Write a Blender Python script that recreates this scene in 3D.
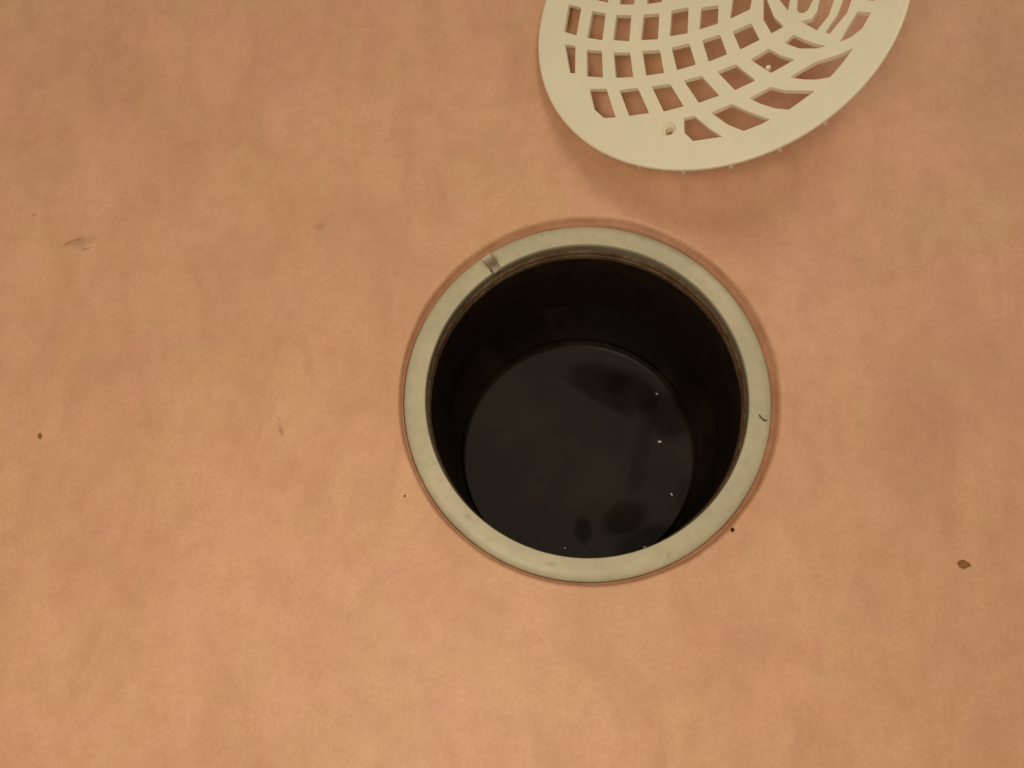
import bpy, bmesh, math, random
from mathutils import Matrix, Vector, noise
from mathutils.geometry import delaunay_2d_cdt

random.seed(7)
S = 0.001                       # everything below is written in millimetres
scene = bpy.context.scene
for o in list(bpy.data.objects):
    bpy.data.objects.remove(o)

# ------------------------------------------------------------------ camera
# world: drain centre at the origin, floor at z = 0, looking down at ~15 degrees off plumb
cd = bpy.data.cameras.new('camera')
cam = bpy.data.objects.new('camera', cd)
scene.collection.objects.link(cam)
cd.sensor_fit = 'HORIZONTAL'
cd.sensor_width = 36.0
cd.lens = 36.0 * 820.0 / 1024.0
cd.clip_start = 0.005
cd.clip_end = 20
RW = Matrix(((0.998402, -0.014396, -0.054651), (0.0, -0.967013, 0.254725), (-0.056515, -0.254318, -0.965468)))
m = Matrix((RW @ Vector((1, 0, 0)), RW @ Vector((0, -1, 0)), RW @ Vector((0, 0, -1)))).transposed().to_4x4()
m.translation = Vector((-9.256, -65.471, 261.507)) * S
cam.matrix_world = m
scene.camera = cam

# ------------------------------------------------------------------ light
world = bpy.data.worlds.new('room_glow')
scene.world = world
world.use_nodes = True
bg = world.node_tree.nodes['Background']
bg.inputs[0].default_value = (1.0, 0.79, 0.56, 1)
bg.inputs[1].default_value = 0.30


def area(name, loc, target, size, power, col):
    ld = bpy.data.lights.new(name, 'AREA')
    ld.shape = 'DISK'
    ld.size = size
    ld.energy = power
    ld.color = col
    o = bpy.data.objects.new(name, ld)
    scene.collection.objects.link(o)
    o.location = loc
    o.rotation_euler = (Vector(target) - Vector(loc)).to_track_quat('-Z', 'Y').to_euler()
    return o


area('ceiling_lamp', (0.66, 1.12, 1.75), (0, 0, 0), 0.85, 8.5, (1.0, 0.86, 0.68))
# added low fill light, no real source, so brightness falls off across the floor
area('added_fill', (-0.10, -0.165, 0.43), (-0.07, -0.07, 0), 0.20, 0.98, (1.0, 0.84, 0.64))

scene.view_settings.view_transform = 'Standard'
scene.view_settings.look = 'None'
scene.view_settings.gamma = 1.0
scene.view_settings.use_curve_mapping = False
scene.view_settings.exposure = 0.0


# ------------------------------------------------------------------ helpers
def srgb(r, g, b):
    f = lambda c: (c / 255 / 12.92) if c / 255 <= 0.04045 else ((c / 255 + 0.055) / 1.055) ** 2.4
    return (f(r), f(g), f(b), 1)


def link(name, verts, faces, mat, parent=None, smooth=True, angle=35):
    me = bpy.data.meshes.new(name)
    me.from_pydata([(v[0] * S, v[1] * S, v[2] * S) for v in verts], [], faces)
    bm = bmesh.new()
    bm.from_mesh(me)
    bmesh.ops.remove_doubles(bm, verts=bm.verts, dist=1e-6)
    bmesh.ops.recalc_face_normals(bm, faces=bm.faces)
    bm.to_mesh(me)
    bm.free()
    me.materials.append(mat)
    if smooth:
        for p in me.polygons:
            p.use_smooth = True
        try:
            me.set_sharp_from_angle(angle=math.radians(angle))
        except Exception:
            pass
    o = bpy.data.objects.new(name, me)
    scene.collection.objects.link(o)
    if parent:
        o.parent = parent
    return o


def empty(name, loc=(0, 0, 0)):
    o = bpy.data.objects.new(name, None)
    o.empty_display_size = 0.01
    scene.collection.objects.link(o)
    o.location = [c * S for c in loc]
    return o


def tag(o, label=None, cat=None, group=None, kind=None):
    for k, v in (('label', label), ('category', cat), ('group', group), ('kind', kind)):
        if v:
            o[k] = v
    return o


def lathe(profile, seg=144, wobble=None):
    """profile: list of (r, z).  returns verts, faces of the surface of revolution"""
    vs, fs = [], []
    n = len(profile)
    for i in range(seg):
        a = 2 * math.pi * i / seg
        for j, (r, z) in enumerate(profile):
            if wobble:
                dr, dz = wobble(a, j, r, z)
                r, z = r + dr, z + dz
            vs.append((r * math.cos(a), r * math.sin(a), z))
    for i in range(seg):
        k = (i + 1) % seg
        for j in range(n - 1):
            fs.append((i * n + j, i * n + j + 1, k * n + j + 1, k * n + j))
    return vs, fs


class Mat:
    def __init__(self, name, rough=0.5, spec=0.5):
        self.m = bpy.data.materials.new(name)
        self.m.use_nodes = True
        self.t = self.m.node_tree
        self.b = self.t.nodes['Principled BSDF']
        self.b.inputs['Roughness'].default_value = rough
        self.b.inputs['Specular IOR Level'].default_value = spec
        tc = self.n('ShaderNodeTexCoord')
        mp = self.n('ShaderNodeMapping')
        mp.inputs['Scale'].default_value = (1000, 1000, 1000)      # texture space in mm
        self.t.links.new(tc.outputs['Object'], mp.inputs['Vector'])
        self.co = mp.outputs[0]

    def n(self, kind):
        return self.t.nodes.new(kind)

    def l(self, a, b):
        self.t.links.new(a, b)

    def map(self, scale=(1, 1, 1), rot=0, loc=(0, 0, 0)):
        mp = self.n('ShaderNodeMapping')
        mp.inputs['Scale'].default_value = scale
        mp.inputs['Rotation'].default_value = (0, 0, rot)
        mp.inputs['Location'].default_value = loc
        self.l(self.co, mp.inputs['Vector'])
        return mp.outputs[0]

    def noise(self, scale, detail=3, rough=0.5, co=None, dist=0.0):
        n = self.n('ShaderNodeTexNoise')
        n.inputs['Scale'].default_value = scale
        n.inputs['Detail'].default_value = detail
        n.inputs['Roughness'].default_value = rough
        n.inputs['Distortion'].default_value = dist
        self.l(co or self.co, n.inputs['Vector'])
        return n.outputs['Fac']

    def ramp(self, fac, stops, interp='LINEAR'):
        r = self.n('ShaderNodeValToRGB')
        cr = r.color_ramp
        cr.interpolation = interp
        while len(cr.elements) < len(stops):
            cr.elements.new(0.5)
        for e, (p, c) in zip(cr.elements, stops):
            e.position = p
            e.color = c if len(c) == 4 else (*c, 1)
        self.l(fac, r.inputs[0])
        return r.outputs[0]

    def mix(self, fac, a, b, mode='MIX'):
        x = self.n('ShaderNodeMix')
        x.data_type = 'RGBA'
        x.blend_type = mode
        for i, v in ((0, fac), (6, a), (7, b)):
            if hasattr(v, 'is_linked'):
                self.l(v, x.inputs[i])
            else:
                x.inputs[i].default_value = v
        return x.outputs[2]

    def math(self, op, a, b=0.0, c=None):
        x = self.n('ShaderNodeMath')
        x.operation = op
        for i, v in ((0, a), (1, b), (2, c)):
            if v is None:
                continue
            if hasattr(v, 'is_linked'):
                self.l(v, x.inputs[i])
            else:
                x.inputs[i].default_value = v
        return x.outputs[0]

    def bump(self, h, strength=0.3, dist=1.0, prev=None):
        b = self.n('ShaderNodeBump')
        b.inputs['Strength'].default_value = strength
        b.inputs['Distance'].default_value = dist * S
        self.l(h, b.inputs['Height'])
        if prev:
            self.l(prev, b.inputs['Normal'])
        self.l(b.outputs[0], self.b.inputs['Normal'])
        return b.outputs[0]

    def color(self, c):
        if hasattr(c, 'is_linked'):
            self.l(c, self.b.inputs['Base Color'])
        else:
            self.b.inputs['Base Color'].default_value = c

    def blob(self, x, y, sx, sy, rot, lo=0.0, hi=1.0):
        """soft elliptical mark centred on (x, y) mm: 1 inside, 0 outside"""
        sub = self.n('ShaderNodeVectorMath')
        sub.operation = 'SUBTRACT'
        sub.inputs[1].default_value = (x, y, 0)
        self.l(self.co, sub.inputs[0])
        rt = self.n('ShaderNodeVectorRotate')
        rt.rotation_type = 'Z_AXIS'
        rt.inputs['Angle'].default_value = -rot
        self.l(sub.outputs[0], rt.inputs['Vector'])
        sc = self.n('ShaderNodeVectorMath')
        sc.operation = 'MULTIPLY'
        sc.inputs[1].default_value = (1 / sx, 1 / sy, 0)
        self.l(rt.outputs[0], sc.inputs[0])
        ln = self.n('ShaderNodeVectorMath')
        ln.operation = 'LENGTH'
        self.l(sc.outputs[0], ln.inputs[0])
        mr = self.n('ShaderNodeMapRange')
        mr.interpolation_type = 'SMOOTHSTEP'
        mr.inputs['From Min'].default_value = 1.0
        mr.inputs['From Max'].default_value = 0.0
        self.l(ln.outputs['Value'], mr.inputs['Value'])
        return mr.outputs[0]


# ------------------------------------------------------------------ materials
def mat_floor():
    M = Mat('mottled_pink_vinyl', 0.5, 0.35)
    big = M.noise(0.014, 3, 0.55, dist=0.4)
    streak = M.noise(0.05, 4, 0.6, M.map((1.0, 0.55, 1), math.radians(-38)), 0.9)
    small = M.noise(0.16, 4, 0.6, dist=0.3)
    hue = M.noise(0.035, 3, 0.6, M.map((1, 1, 1), 0, (71, 13, 5)), 0.5)
    grain = M.noise(0.85, 3, 0.75)
    pink = srgb(223, 176, 145)
    tan = srgb(220, 178, 140)
    base = M.mix(M.ramp(hue, [(0.40, (0, 0, 0)), (0.62, (1, 1, 1))]), pink, tan)
    base = M.mix(M.ramp(streak, [(0.42, (0.0,) * 3), (0.75, (0.34,) * 3)]), base, srgb(178, 128, 98))
    base = M.mix(M.ramp(big, [(0.45, (0.0,) * 3), (0.72, (0.30,) * 3)]), base, srgb(180, 134, 104))
    base = M.mix(M.ramp(small, [(0.40, (0.0,) * 3), (0.8, (0.22,) * 3)]), base, srgb(176, 120, 92))
    base = M.mix(M.ramp(grain, [(0.35, (0.0,) * 3), (0.65, (0.24,) * 3)]), base, srgb(168, 118, 90))
    # scuffs and scratches seen in the vinyl
    marks = [(-183.2, 58.0, 3.4, 0.6, 0.5, 0.7), (-180.0, 59.2, 2.6, 0.5, 0.1, 0.6), (-176.5, 55.6, 2.6, 0.5, 0.2, 0.55),
             (-178.5, 58.5, 8, 3.2, 0.25, 0.32), (-197.5, 69.5, 1.8, 0.6, 0.5, 0.45),
             (-100.5, -11.5, 1.1, 3.2, 0.35, 0.5), (-101.5, -7.2, 0.7, 1.2, 0.4, 0.3),
             (-64.2, 43.5, 0.5, 3.0, 0.9, 0.22), (-92, 62, 3.5, 2.2, 0.2, 0.25),
             (69.2, -58.5, 2.2, 1.2, 0.3, 0.20)]
    for x, y, sx, sy, r, a in marks:
        base = M.mix(M.math('MULTIPLY', M.blob(x, y, sx, sy, r), a), base, srgb(98, 86, 66))
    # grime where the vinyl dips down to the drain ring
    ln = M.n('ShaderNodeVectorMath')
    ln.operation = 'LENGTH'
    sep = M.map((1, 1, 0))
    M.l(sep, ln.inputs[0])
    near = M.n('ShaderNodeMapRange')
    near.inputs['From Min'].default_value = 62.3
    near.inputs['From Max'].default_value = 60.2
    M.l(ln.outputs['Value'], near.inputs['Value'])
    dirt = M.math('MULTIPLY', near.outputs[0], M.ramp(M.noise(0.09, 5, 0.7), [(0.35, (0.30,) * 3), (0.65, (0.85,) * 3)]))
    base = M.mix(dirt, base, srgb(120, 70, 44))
    # patchy brown tint, stronger with depth in the recess beside the ring
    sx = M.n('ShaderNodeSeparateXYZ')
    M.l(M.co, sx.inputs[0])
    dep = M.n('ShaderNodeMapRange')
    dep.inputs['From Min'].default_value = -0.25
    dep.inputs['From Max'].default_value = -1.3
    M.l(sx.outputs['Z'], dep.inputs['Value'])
    tint_noise = M.ramp(M.noise(0.12, 4, 0.7), [(0.3, (0.35,) * 3), (0.7, (0.72,) * 3)])
    base = M.mix(M.math('MULTIPLY', dep.outputs[0], tint_noise), base, srgb(150, 98, 68))
    M.color(base)
    nb = M.bump(M.noise(0.04, 2, 0.45, dist=0.5), 0.35, 2.2)
    nb = M.bump(small, 0.3, 0.45, nb)
    nb = M.bump(streak, 0.3, 0.9, nb)
    M.bump(grain, 0.3, 0.12, nb)
    return M.m


def mat_ring():
    M = Mat('aged_grey_plastic', 0.42, 0.4)
    a = M.noise(0.06, 4, 0.6)
    b = M.noise(0.35, 4, 0.65)
    base = M.mix(M.ramp(a, [(0.35, (0, 0, 0)), (0.65, (1, 1, 1))]), srgb(194, 187, 162), srgb(180, 177, 152))
    base = M.mix(M.ramp(b, [(0.45, (0.0,) * 3), (0.75, (0.28,) * 3)]), base, srgb(150, 140, 110))
    vo = M.n('ShaderNodeTexVoronoi')
    vo.inputs['Scale'].default_value = 0.30
    M.l(M.co, vo.inputs['Vector'])
    dots = M.ramp(vo.outputs['Distance'], [(0.045, (0.85,) * 3), (0.10, (0,) * 3)])
    sel = M.ramp(M.noise(0.11, 1), [(0.55, (0,) * 3), (0.60, (1,) * 3)])
    base = M.mix(M.math('MULTIPLY', dots, sel), base, srgb(70, 56, 40))
    # dirt stains; the first mark is the shade in the notch, painted on
    for x, y, sx, sy, r, al in [(-31.4, 47.2, 4.4, 3.6, 0.57, 0.8), (-31.3, 44.5, 0.8, 1.7, 0.1, 0.95), (-28.8, 44.0, 1.6, 0.8, 0.6, 0.75), (-30.6, 43.6, 0.5, 1.6, 0.3, 0.8),
                                (-12.0, -54.6, 3.0, 1.2, -0.1, 0.25), (-38.0, -40.0, 1.2, 2.6, 0.9, 0.25),
                                (24.5, -52.0, 1.0, 1.6, -0.4, 0.25), (-13.6, 56.8, 0.7, 0.5, 0, 0.8),
                                (-20.8, 52.9, 0.4, 0.35, 0, 0.7)]:
        base = M.mix(M.math('MULTIPLY', M.blob(x, y, sx, sy, r), al), base, srgb(74, 44, 26))
    # inner wall of the ring, browner and darker with depth
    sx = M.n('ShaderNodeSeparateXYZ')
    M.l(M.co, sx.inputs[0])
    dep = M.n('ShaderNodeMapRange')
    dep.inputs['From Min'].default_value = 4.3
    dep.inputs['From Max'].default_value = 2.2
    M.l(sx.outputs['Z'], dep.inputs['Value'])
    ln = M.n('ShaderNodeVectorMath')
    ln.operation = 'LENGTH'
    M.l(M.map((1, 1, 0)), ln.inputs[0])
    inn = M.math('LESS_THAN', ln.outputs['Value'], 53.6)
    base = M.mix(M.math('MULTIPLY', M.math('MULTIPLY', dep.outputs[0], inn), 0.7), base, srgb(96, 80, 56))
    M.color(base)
    M.bump(b, 0.25, 0.25)
    return M.m


def mat_collar():
    M = Mat('grimy_collar', 0.6, 0.3)
    b = M.noise(0.10, 5, 0.7)
    g = M.noise(0.5, 4, 0.7, M.map((1, 1, 3.0)))
    base = M.mix(M.ramp(b, [(0.38, (0, 0, 0)), (0.62, (1, 1, 1))]), srgb(128, 112, 82), srgb(104, 72, 48))
    base = M.mix(M.ramp(g, [(0.42, (0, 0, 0)), (0.7, (0.8,) * 3)]), base, srgb(52, 38, 24))
    M.color(base)
    M.bump(g, 0.5, 0.4)
    return M.m


def mat_simple(name, col, rough=0.5, spec=0.5, var=None, scale=0.3, amt=0.5):
    M = Mat(name, rough, spec)
    if var:
        M.color(M.mix(M.ramp(M.noise(scale, 4, 0.6), [(0.4, (0,) * 3), (0.7, (amt,) * 3)]), col, var))
    else:
        M.color(col)
    return M.m


def mat_water():
    M = Mat('dark_standing_water', 0.015, 0.5)
    M.b.inputs['IOR'].default_value = 1.58
    film = M.noise(0.035, 4, 0.6, dist=0.8)
    M.color(M.mix(M.ramp(film, [(0.45, (0,) * 3), (0.60, (1,) * 3)]), srgb(15, 10, 6), srgb(29, 23, 13)))
    # reflected dark shapes of hand and phone, painted in by dulling the mirror
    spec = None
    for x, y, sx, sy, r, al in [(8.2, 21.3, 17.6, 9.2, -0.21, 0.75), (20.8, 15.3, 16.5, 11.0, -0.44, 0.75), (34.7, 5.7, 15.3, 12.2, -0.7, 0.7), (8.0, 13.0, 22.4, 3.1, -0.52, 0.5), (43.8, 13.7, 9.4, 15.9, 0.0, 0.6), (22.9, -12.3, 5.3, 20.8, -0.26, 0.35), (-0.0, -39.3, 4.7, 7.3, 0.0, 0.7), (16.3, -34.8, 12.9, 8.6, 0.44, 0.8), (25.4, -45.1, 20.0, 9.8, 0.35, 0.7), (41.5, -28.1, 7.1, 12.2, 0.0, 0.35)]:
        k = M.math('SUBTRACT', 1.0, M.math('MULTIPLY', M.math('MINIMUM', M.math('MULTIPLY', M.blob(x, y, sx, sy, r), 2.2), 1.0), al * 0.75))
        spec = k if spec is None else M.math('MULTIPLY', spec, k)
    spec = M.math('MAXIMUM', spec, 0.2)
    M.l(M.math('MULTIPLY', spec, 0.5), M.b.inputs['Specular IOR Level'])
    M.l(M.ramp(film, [(0.40, (0.01,) * 3), (0.62, (0.05,) * 3)]), M.b.inputs['Roughness'])
    return M.m


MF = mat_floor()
MR = mat_ring()
MC = mat_collar()
MP = mat_simple('black_slimed_pipe', srgb(31, 23, 16), 0.7, 0.1, srgb(42, 31, 20), 0.12, 0.8)
MG = mat_simple('cream_plastic', srgb(234, 230, 206), 0.38, 0.4, srgb(226, 223, 200), 0.05, 0.6)
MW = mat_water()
MB = mat_simple('pale_foam', srgb(235, 235, 228), 0.25, 0.6, srgb(200, 200, 190), 2.0, 0.6)
MD = mat_simple('dark_crumb', srgb(52, 22, 8), 0.8, 0.2, srgb(34, 14, 6), 3.0, 0.7)
MT = mat_simple('tan_crumb', srgb(150, 108, 66), 0.8, 0.2, srgb(120, 84, 52), 2.0, 0.7)
MH = mat_simple('dark_hair', srgb(58, 48, 34), 0.6, 0.3, srgb(40, 32, 22), 2.0, 0.6)

# ------------------------------------------------------------------ floor
def build_floor():
    rr = [59.0, 60.35, 60.42, 60.6, 60.8, 61.1, 61.4, 61.7, 62.0, 62.35, 62.7, 63.05, 63.4, 63.8, 64.2, 64.6, 65.2, 67, 70, 75, 82, 90, 100, 115, 135, 160, 200, 260, 350, 500, 700, 1000]
    seg = 180
    vs, fs = [], []
    for i in range(seg):
        a = 2 * math.pi * i / seg
        ca, sa = math.cos(a), math.sin(a)
        wob = 0.35 * noise.noise(Vector((ca * 2.2, sa * 2.2, 3.1))) + 0.18 * noise.noise(Vector((ca * 9, sa * 9, 1.7)))
        for r in rr:
            # the vinyl drops into an uneven recess around the drain ring
            wid = 2.35 + 1.15 * math.cos(a - math.radians(60)) + 1.4 * wob
            t = (r - 60.3 - wid * 0.3) / (wid * 0.9)          # 0 at the foot of the slope, 1 at its top
            t = min(1.0, max(0.0, t))
            z = -2.3 * (1 - t * t * (3 - 2 * t)) * min(1.0, wid / 2.4)
            if r < 60.4:
                z = -5.6
            vs.append((r * ca, r * sa, z))
    n = len(rr)
    for i in range(seg):
        k = (i + 1) % seg
        for j in range(n - 1):
            fs.append((i * n + j, i * n + j + 1, k * n + j + 1, k * n + j))
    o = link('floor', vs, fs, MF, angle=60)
    return tag(o, kind='structure')


build_floor()


# ------------------------------------------------------------------ drain (ring, collar, pipe)
drain = empty('floor_drain', (0, 0, -4.5))
tag(drain, 'round grey plastic floor drain ring around an open dark pipe, cover removed', 'drain')


def z0(vs):            # parts are written in floor coordinates, the thing's base is at z = -4.5
    return [(x, y, z + 4.5) for x, y, z in vs]


def build_flange():
    """flat ring with a rounded outer edge and one small notch across it"""
    prof = [(60.3, -5.2), (60.3, -2.0), (60.0, -1.25), (59.4, -0.65), (58.4, -0.22), (57.2, -0.03), (55.5, 0.02),
            (53.5, 0.0), (53.05, -0.1), (52.85, -0.45), (52.8, -1.6), (52.8, -3.2), (52.85, -4.6)]
    n = len(prof)
    c0, hw = math.radians(123.7), math.radians(1.95)
    angs = sorted([2 * math.pi * i / 168 for i in range(168) if abs(2 * math.pi * i / 168 - c0) > hw + 0.008]
                  + [c0 - hw - 0.001, c0 - hw + 0.001, c0, c0 + hw - 0.001, c0 + hw + 0.001])
    vs, fs = [], []
    for a in angs:
        cut = abs(a - c0) < hw
        for j, (r, z) in enumerate(prof):
            if cut and z > -2.1 and r > 52.82:
                z = -2.1 + 0.15 * (r - 53) / 7
            vs.append((r * math.cos(a), r * math.sin(a), z))
    m_ = len(angs)
    for i in range(m_):
        k = (i + 1) % m_
        for j in range(n - 1):
            fs.append((i * n + j, i * n + j + 1, k * n + j + 1, k * n + j))
    return link('flange', z0(vs), fs, MR, drain, angle=40)


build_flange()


def wob(a, j, r, z):
    k = 0.10 * noise.noise(Vector((math.cos(a) * 6, math.sin(a) * 6, z * 1.3)))
    return k, 0.6 * k


def rough(a, j, r, z):
    k = noise.noise(Vector((math.cos(a) * 14, math.sin(a) * 14, z * 2))) + noise.noise(Vector((math.cos(a) * 40, math.sin(a) * 40, z)))
    return (0.09 * k, 0.12 * k) if j > 1 else (0, 0)


v, f = lathe([(54.6, -4.2), (54.7, -5.8), (53.5, -6.1), (52.75, -6.4), (52.6, -6.9), (52.6, -8.4), (53.1, -8.7), (53.1, -9.1), (52.6, -9.4),
              (52.55, -11.4), (52.7, -12.0), (53.3, -12.3)], 200, rough)
link('threaded_collar', z0(v), f, MC, drain, angle=50)
v, f = lathe([(54.8, -5.0), (54.0, -11.5), (53.4, -12.6), (53.2, -30), (53.1, -50), (53.1, -80), (50.0, -92), (0.5, -95)], 128, wob)
link('drain_pipe', z0(v), f, MP, drain, angle=60)

# ------------------------------------------------------------------ water standing in the pipe
WZ = -60.0
vs, fs = [(0, 0, 0)], []
rings, seg = 12, 96
for i in range(1, rings + 1):
    r = 53.0 * i / rings
    for k in range(seg):
        a = 2 * math.pi * k / seg
        vs.append((r * math.cos(a), r * math.sin(a), 0.0))
for k in range(seg):
    fs.append((0, 1 + k, 1 + (k + 1) % seg))
for i in range(rings - 1):
    for k in range(seg):
        a, b = 1 + i * seg + k, 1 + i * seg + (k + 1) % seg
        fs.append((a, a + seg, b + seg, b))
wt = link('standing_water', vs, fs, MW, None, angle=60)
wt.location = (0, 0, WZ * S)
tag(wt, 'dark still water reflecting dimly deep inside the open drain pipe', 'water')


def blob(name, loc, rad, mat, squash=(1, 1, 0.6), jag=0.25, rot=0.0, seed=0):
    """small irregular lump sitting on its base"""
    bm = bmesh.new()
    bmesh.ops.create_icosphere(bm, subdivisions=2, radius=1.0)
    for q in bm.verts:
        k = 1 + jag * noise.noise(q.co * 1.7 + Vector((seed * 3.1, seed, 0)))
        q.co = Vector((q.co.x * squash[0] * k * rad, q.co.y * squash[1] * k * rad, q.co.z * squash[2] * k * rad)) * S
    mz = min(q.co.z for q in bm.verts)
    for q in bm.verts:
        q.co.z -= mz
    me = bpy.data.meshes.new(name)
    bm.to_mesh(me)
    bm.free()
    for p in me.polygons:
        p.use_smooth = True
    me.materials.append(mat)
    o = bpy.data.objects.new(name, me)
    scene.collection.objects.link(o)
    o.location = Vector(loc) * S
    o.rotation_euler = (0, 0, rot)
    return o


for x, y, r, sq, rt, lab in [
        (30.9, -5.1, 0.62, (1.3, 0.8, .6), 0.1, 'brightest tiny white foam fleck floating right of centre on the drain water'),
        (30.6, 14.4, 0.40, (1.2, 0.8, .6), -0.6, 'faint foam fleck on the drain water, uppermost of the floating flecks'),
        (34.5, -25.9, 0.42, (0.7, 1.9, .5), 0.5, 'thin smeared foam fleck near the lower right wall of the drain water'),
        (-7.1, -46.2, 0.35, (1, 1, .6), 0, 'dull speck at the lower edge of the water, leftmost of the flecks'),
        (23.3, -46.0, 0.42, (1.5, .8, .6), 0.3, 'dull speck on the water just above the lower right inner edge of the ring')]:
    o = blob('foam_fleck', (x, y, WZ), r, MB, sq, 0.2, rt, x)
    tag(o, lab, 'foam', 'foam flecks on the drain water')

# ------------------------------------------------------------------ crumbs on the floor and ring
o = blob('crumb', (44.5, -44.4, -0.05), 0.62, MD, (1, 1, .8), 0.2, 0, 1)
tag(o, 'tiny round black-brown crumb on the pink floor just outside the ring, lower right', 'crumb', 'specks of dirt on the floor')
o = blob('crumb', (112.8, -54.9, -0.05), 1.35, MT, (1.35, .85, .25), 0.5, -0.1, 4)
tag(o, 'flat brown flake lying alone on the pink floor far right of the drain', 'crumb', 'specks of dirt on the floor')
o = blob('crumb', (-182.9, -12.2, -0.05), 0.85, MT, (.8, 1.2, .35), 0.4, 0.3, 6)
tag(o, 'small brown crumb on the pink floor near the far left edge of the picture', 'crumb', 'specks of dirt on the floor')
o = blob('crumb', (-58.5, -33.2, -0.05), 0.32, MD, (1, 1, .6), 0.3, 0, 8)
tag(o, 'pinhead dark speck on the pink floor left of the drain ring', 'crumb', 'specks of dirt on the floor')


def strand(name, pts, rad, mat):
    cu = bpy.data.curves.new(name, 'CURVE')
    cu.dimensions = '3D'
    cu.bevel_depth = rad * S
    cu.bevel_resolution = 2
    sp = cu.splines.new('NURBS')
    sp.points.add(len(pts) - 1)
    for p, q in zip(sp.points, pts):
        p.co = (q[0] * S, q[1] * S, q[2] * S, 1)
    sp.use_endpoint_u = True
    sp.order_u = 3
    tmp = bpy.data.objects.new(name, cu)
    scene.collection.objects.link(tmp)
    dg = bpy.context.evaluated_depsgraph_get()
    me = bpy.data.meshes.new_from_object(tmp.evaluated_get(dg))
    bpy.data.objects.remove(tmp)
    me.materials.clear()
    me.materials.append(mat)
    for p in me.polygons:
        p.use_smooth = True
    o = bpy.data.objects.new(name, me)
    scene.collection.objects.link(o)
    return o


o = strand('hair', [(55.6, -7.9, .2), (55.7, -8.7, .2), (56.4, -9.1, .2), (56.9, -9.9, .2), (57.8, -9.8, .15)], 0.2, MH)
tag(o, 'short bent dark hair stuck on the right side of the grey drain ring', 'hair')

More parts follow.
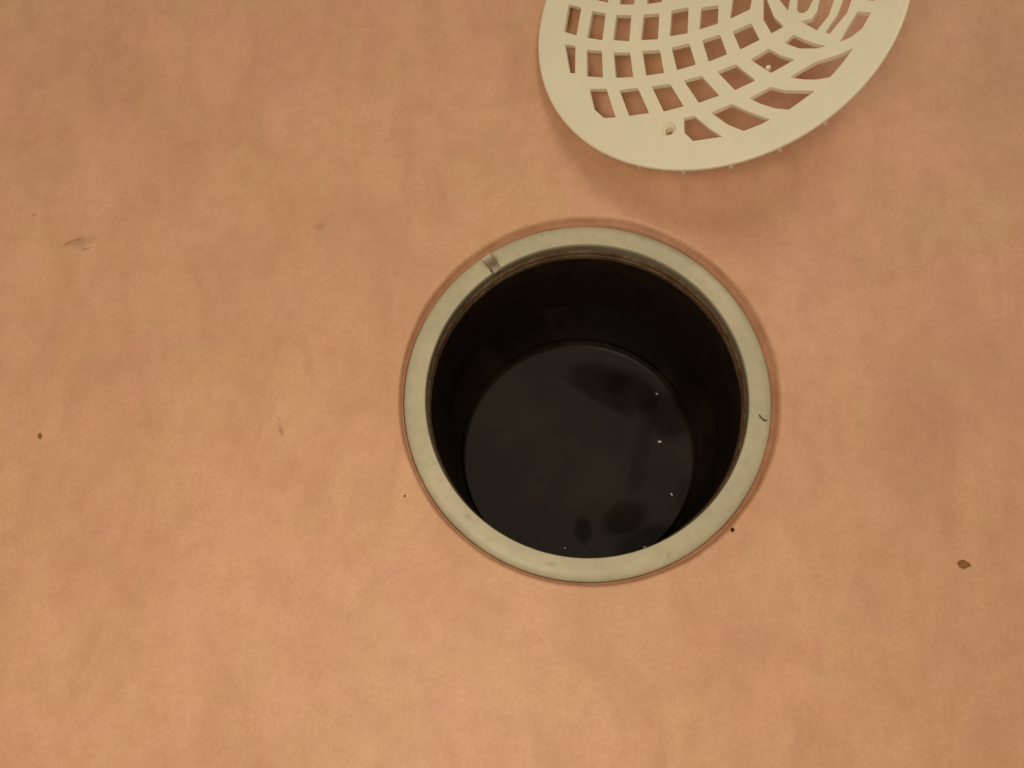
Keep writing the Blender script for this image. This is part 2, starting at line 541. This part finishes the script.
# ------------------------------------------------------------------ the removed grate
# outline of every opening, in mm on the plate (plate radius 62)
HOLES = [
    [(-51.89, -1.74), (-46.97, -4.14), (-46.04, 7.04), (-51.04, 9.73)],
    [(-47.07, 22.0), (-42.36, 22.68), (-38.21, 33.1), (-41.39, 31.41)],
    [(-42.81, -5.91), (-37.03, -7.98), (-36.59, 2.84), (-41.84, 4.96)],
    [(-37.67, 22.67), (-32.03, 22.22), (-27.6, 32.11), (-33.69, 32.83)],
    [(-33.11, -8.72), (-27.15, -10.25), (-27.08, 0.13), (-32.6, 1.46)],
    [(-27.84, 21.68), (-22.31, 20.41), (-17.74, 29.72), (-23.76, 31.02)],
    [(-23.02, -10.63), (-17.0, -11.41), (-17.1, -1.15), (-22.63, -0.42)],
    [(-18.08, 18.91), (-12.8, 17.1), (-8.14, 26.24), (-13.87, 28.22)],
    [(-13.0, -11.0), (-6.89, -11.05), (-7.05, -0.7), (-12.89, -0.87)],
    [(-9.16, 14.97), (-4.01, 12.22), (0.75, 21.4), (-4.74, 24.09)],
    [(-3.01, -10.29), (3.06, -9.22), (3.01, -2.07), (-2.75, -1.8)],
    [(0.33, 11.28), (5.6, 8.95), (8.83, 15.33), (3.89, 19.0)],
    [(-48.11, -19.23), (-46.16, -19.72), (-46.98, -8.52), (-51.17, -6.92)],
    [(-41.62, -21.71), (-35.65, -23.11), (-36.89, -12.36), (-42.62, -10.71)],
    [(-31.38, 37.03), (-25.52, 35.96), (-19.61, 45.02), (-25.07, 45.51)],
    [(-31.02, -23.99), (-24.78, -24.8), (-26.57, -14.79), (-32.58, -13.7)],
    [(-21.06, 35.24), (-15.19, 33.53), (-9.13, 41.69), (-15.08, 43.75)],
    [(-20.32, -24.96), (-14.15, -24.97), (-16.1, -15.76), (-22.25, -15.02)],
    [(-11.23, 31.82), (-5.39, 29.73), (0.46, 37.1), (-5.06, 39.85)],
    [(-9.8, -24.67), (-3.59, -23.62), (-6.2, -14.96), (-12.11, -15.56)],
    [(-1.91, 27.77), (3.11, 24.6), (9.31, 31.19), (4.22, 34.9)],
    [(0.62, -23.23), (6.54, -21.54), (3.88, -13.5), (-1.85, -14.62)],
    [(6.85, 22.36), (11.48, 18.8), (17.45, 24.81), (12.9, 28.96)],
    [(10.72, -20.47), (16.78, -17.99), (13.82, -11.17), (7.98, -13.16)],
    [(14.99, 16.66), (19.34, 12.28), (25.04, 17.06), (20.71, 21.99)],
    [(-37.91, -35.17), (-34.13, -39.11), (-29.93, -39.52), (-34.08, -27.79), (-40.34, -26.79)],
    [(-20.92, 47.56), (-16.12, 48.52), (-6.47, 51.55), (-9.68, 51.05), (-14.29, 49.95)],
    [(-25.24, -39.54), (-18.37, -39.52), (-22.97, -29.18), (-29.35, -29.09)],
    [(-11.31, 47.57), (-5.55, 44.8), (3.16, 51.86), (-2.8, 51.88)],
    [(-13.43, -39.68), (-6.84, -38.65), (-11.87, -29.49), (-18.16, -29.38)],
    [(-1.16, 42.84), (4.51, 40.13), (13.11, 46.08), (7.66, 49.95)],
    [(-1.92, -38.13), (4.61, -36.46), (-1.55, -28.07), (-7.32, -28.95)],
    [(8.35, 37.62), (13.11, 34.26), (22.37, 39.02), (17.28, 43.43)],
    [(9.54, -35.26), (15.89, -32.77), (9.34, -25.69), (3.52, -27.47)],
    [(17.39, 31.46), (21.8, 27.27), (30.83, 30.68), (26.25, 35.75)],
    [(20.58, -30.83), (27.65, -27.26), (23.19, -24.83), (19.62, -21.74), (14.07, -24.89)],
    [(25.69, 24.45), (29.24, 19.15), (33.82, 20.33), (38.89, 20.51), (34.16, 26.86)],
    [(29.0, -23.46), (34.24, -24.42), (36.97, -24.07), (33.36, -22.35), (30.11, -20.3), (27.12, -17.97), (24.5, -20.7)],
    [(33.15, 16.04), (34.28, 12.43), (37.99, 13.18), (41.82, 13.57), (45.81, 13.5), (43.53, 15.03), (38.4, 16.51)],
    [(-6.19, -48.42), (-3.16, -51.86), (6.2, -51.54), (1.65, -47.71), (-3.28, -42.59), (-6.62, -42.99)],
    [(7.78, -47.51), (12.69, -50.35), (17.54, -48.87), (20.77, -47.42), (14.49, -43.94), (8.61, -40.09), (2.19, -42.33)],
    [(22.83, 45.35), (27.57, 40.49), (33.34, 39.85), (36.78, 36.69), (34.54, 38.81), (31.13, 41.6), (27.84, 43.87)],
    [(17.33, -41.22), (21.85, -43.64), (26.25, -44.82), (33.9, -39.37), (24.67, -37.67), (20.49, -35.78), (14.13, -38.98)],
    [(32.02, 37.03), (36.28, 31.34), (40.87, 31.15), (45.1, 25.8), (40.36, 32.71), (38.22, 35.19), (35.86, 37.59)],
    [(30.43, -34.8), (34.11, -35.48), (38.11, -35.32), (39.79, -33.41), (42.22, -30.28), (44.9, -26.14), (40.43, -27.83), (34.33, -28.98), (29.04, -31.62), (26.32, -33.41)],
    [(40.45, 26.61), (42.08, 23.8), (45.63, 19.07), (49.73, 15.06), (50.76, 11.1), (49.61, 15.43), (48.4, 18.89), (47.49, 21.07), (46.15, 23.86), (44.74, 26.03)],
    [(44.14, -22.24), (47.33, -19.77), (49.88, -14.52), (46.1, -13.33), (43.26, -18.51), (40.83, -23.39)],
    [(37.93, -19.87), (42.95, -13.3), (44.24, -8.96), (44.96, -6.2), (42.19, -5.6), (41.77, -8.44), (40.16, -13.41), (36.63, -19.08)],
    [(43.28, 9.19), (43.92, 2.54), (43.13, -2.63), (42.25, -5.36), (45.0, -6.06), (45.59, -3.27), (46.36, 1.19), (44.8, 9.31)],
    [(34.98, -3.78), (34.81, -6.95), (34.11, -10.86), (32.65, -13.31), (29.13, -13.52), (34.16, -17.91), (37.58, -13.25), (39.12, -7.87), (39.73, -4.89), (40.52, -1.96), (41.53, 3.54), (40.56, 9.24), (34.09, 7.55), (37.14, 5.8), (37.36, 2.95), (36.25, -0.86)],
    [(28.64, -2.28), (28.15, -5.53), (28.03, -9.23), (28.78, -10.38), (30.21, -10.68), (31.4, -9.85), (32.86, -6.53), (33.18, -3.35), (34.31, -0.36), (34.49, 3.26), (33.78, 4.53), (32.38, 4.9), (31.19, 4.2), (29.65, 0.84)],
    [(21.21, -0.54), (22.68, -4.36), (25.3, -8.93), (25.84, -5.04), (26.18, -1.71), (27.36, 1.43), (28.62, 5.15), (24.23, 2.23)],
    [(17.49, 0.34), (17.65, -10.47), (20.38, -16.31), (24.13, -14.52), (21.01, -10.25), (18.69, -3.51), (18.22, 0.17), (20.28, 3.25), (25.36, 8.25), (30.06, 10.68), (27.5, 13.95), (22.45, 9.94)],
    [(7.93, 2.59), (7.55, -1.13), (6.99, -8.17), (13.34, -5.92), (13.72, -2.45), (13.92, 1.18), (15.36, 4.52), (16.57, 7.79), (11.89, 12.64), (9.25, 6.09)],
    [(-40.97, 14.1), (-40.91, 9.42), (-36.05, 7.1), (-36.05, 12.94), (-33.45, 18.17), (-38.83, 18.26)],
    [(-31.57, 11.89), (-31.72, 5.52), (-26.39, 4.28), (-26.06, 10.59), (-23.54, 16.38), (-28.86, 17.65)],
    [(-21.72, 9.57), (-21.77, 3.59), (-16.47, 3.19), (-16.37, 8.31), (-14.18, 12.93), (-19.1, 14.94)],
    [(-11.8, 7.23), (-12.08, 3.46), (-6.43, 3.43), (-6.27, 5.93), (-5.3, 8.24), (-10.37, 10.74)],
    [(-1.92, 4.91), (-2.03, 3.27), (3.64, 2.82), (3.79, 3.56), (3.99, 4.29), (-1.29, 6.42)],
    [(48.42, -9.78), (50.85, -10.66), (51.28, -8.38), (51.64, -5.71), (49.28, -5.33)],
]

RP, RL, TH = 62.0, 52.4, 1.8
grate = empty('drain_grate')
gm = Matrix(((0.93948, 0.09849, -0.32813), (-0.10015, 0.9949, 0.01189), (0.32763, 0.02169, 0.94456))).to_4x4()
gm.translation = Vector((44.093, 129.877, 23.41)) * S
grate.matrix_world = gm
tag(grate, 'round cream plastic drain cover with curved lattice openings, tilted on the pink floor', 'drain cover')


def round_corners(poly, d=0.32):
    out = []
    n = len(poly)
    for i in range(n):
        p, a, b = Vector(poly[i]), Vector(poly[i - 1]), Vector(poly[(i + 1) % n])
        u, w = a - p, b - p
        du, dw = min(d, u.length * .35), min(d, w.length * .35)
        p1, p2 = p + u.normalized() * du, p + w.normalized() * dw
        out += [p1, (p1 + p2) * .25 + p * .5, p2]
    return [tuple(q) for q in out]


def build_lattice():
    co, edges, holes = [], [], []
    N = 144

    def loop(pts):
        s = len(co)
        co.extend(Vector(p) for p in pts)
        edges.extend((s + i, s + (i + 1) % len(pts)) for i in range(len(pts)))
        return list(range(s, s + len(pts)))
    rim = loop([(RL * math.cos(2 * math.pi * i / N), RL * math.sin(2 * math.pi * i / N)) for i in range(N)])
    hp = [round_corners(h) for h in HOLES]
    hp.append([(-11.65 + 2.9 * math.cos(t * math.pi / 10), -46.2 + 2.9 * math.sin(t * math.pi / 10)) for t in range(20)])
    for h in hp:
        holes.append(loop(h))

    def inside(x, y, poly):
        c = False
        for i in range(len(poly)):
            ax, ay = poly[i]
            bx, by = poly[i - 1]
            if (ay > y) != (by > y) and x < (bx - ax) * (y - ay) / (by - ay) + ax:
                c = not c
        return c
    vo, ed, fa, _, _, _ = delaunay_2d_cdt(co, edges, [], 1, 1e-5)
    keep = []
    for t in fa:
        cx = sum(vo[i].x for i in t) / len(t)
        cy = sum(vo[i].y for i in t) / len(t)
        if not any(inside(cx, cy, h) for h in hp):
            keep.append(tuple(t))
    n = len(vo)
    vs = [(p.x, p.y, 0.0) for p in vo] + [(p.x, p.y, -TH) for p in vo]
    fs = list(keep) + [tuple(i + n for i in reversed(t)) for t in keep]
    cnt = {}
    for t in keep:
        for i in range(len(t)):
            e = (t[i], t[(i + 1) % len(t)])
            cnt[frozenset(e)] = cnt.get(frozenset(e), 0) + 1
    for t in keep:
        for i in range(len(t)):
            a, b = t[i], t[(i + 1) % len(t)]
            if cnt[frozenset((a, b))] == 1:
                if abs(vo[a].length - RL) < .02 and abs(vo[b].length - RL) < .02:
                    continue                      # joins the rim, stays open
                fs.append((a, b, b + n, a + n))
    o = link('lattice', vs, fs, MG, grate, smooth=False)
    bv = o.modifiers.new('soft_edges', 'BEVEL')
    bv.width = 0.34 * S
    bv.segments = 2
    bv.limit_method = 'ANGLE'
    bv.angle_limit = math.radians(50)
    return o


build_lattice()
N = 144
v, f = lathe([(RL, 0.0), (56.0, 0.0), (61.0, 0.0), (61.6, -0.06), (61.9, -0.25), (62.0, -0.6), (61.95, -1.4), (61.6, TH * -1), (56.0, -TH), (RL, -TH)], N)
link('rim', v, f, MG, grate, angle=50)
# countersunk screw hole
v, f = lathe([(3.0, -0.02), (2.6, -0.05), (2.2, -0.5), (1.75, -1.5), (1.45, -1.6), (1.4, -TH - 2.6), (2.6, -TH - 2.6), (2.9, -TH)], 28)
v = [(x - 11.65, y - 46.2, z) for x, y, z in v]
link('screw_hole', v, f, MG, grate, angle=40)
# small snap pins hanging under the edge, and the pins under the lattice
pin_me = None


def pin(x, y, r=0.75, ln=2.1):
    global pin_me
    if pin_me is None:
        v, f = lathe([(0.01, -ln), (r * .7, -ln), (r, -ln + .3), (r, 0.1), (0.01, 0.1)], 10)
        o = link('snap_pin', v, f, MG, grate, angle=50)
        pin_me = o.data
    else:
        o = bpy.data.objects.new('snap_pin', pin_me)
        scene.collection.objects.link(o)
        o.parent = grate
    o.location = (x * S, y * S, -TH * S)


for k in range(25):
    a = math.radians(-38.6 - 14.4 * k)
    pin(61.0 * math.cos(a), 61.0 * math.sin(a), 0.8, 2.6)
for a in (0, 110, 180):
    t = math.radians(-54.6 + a)
    pin(33.6 * math.cos(t), 33.6 * math.sin(t), 0.9, 2.4)
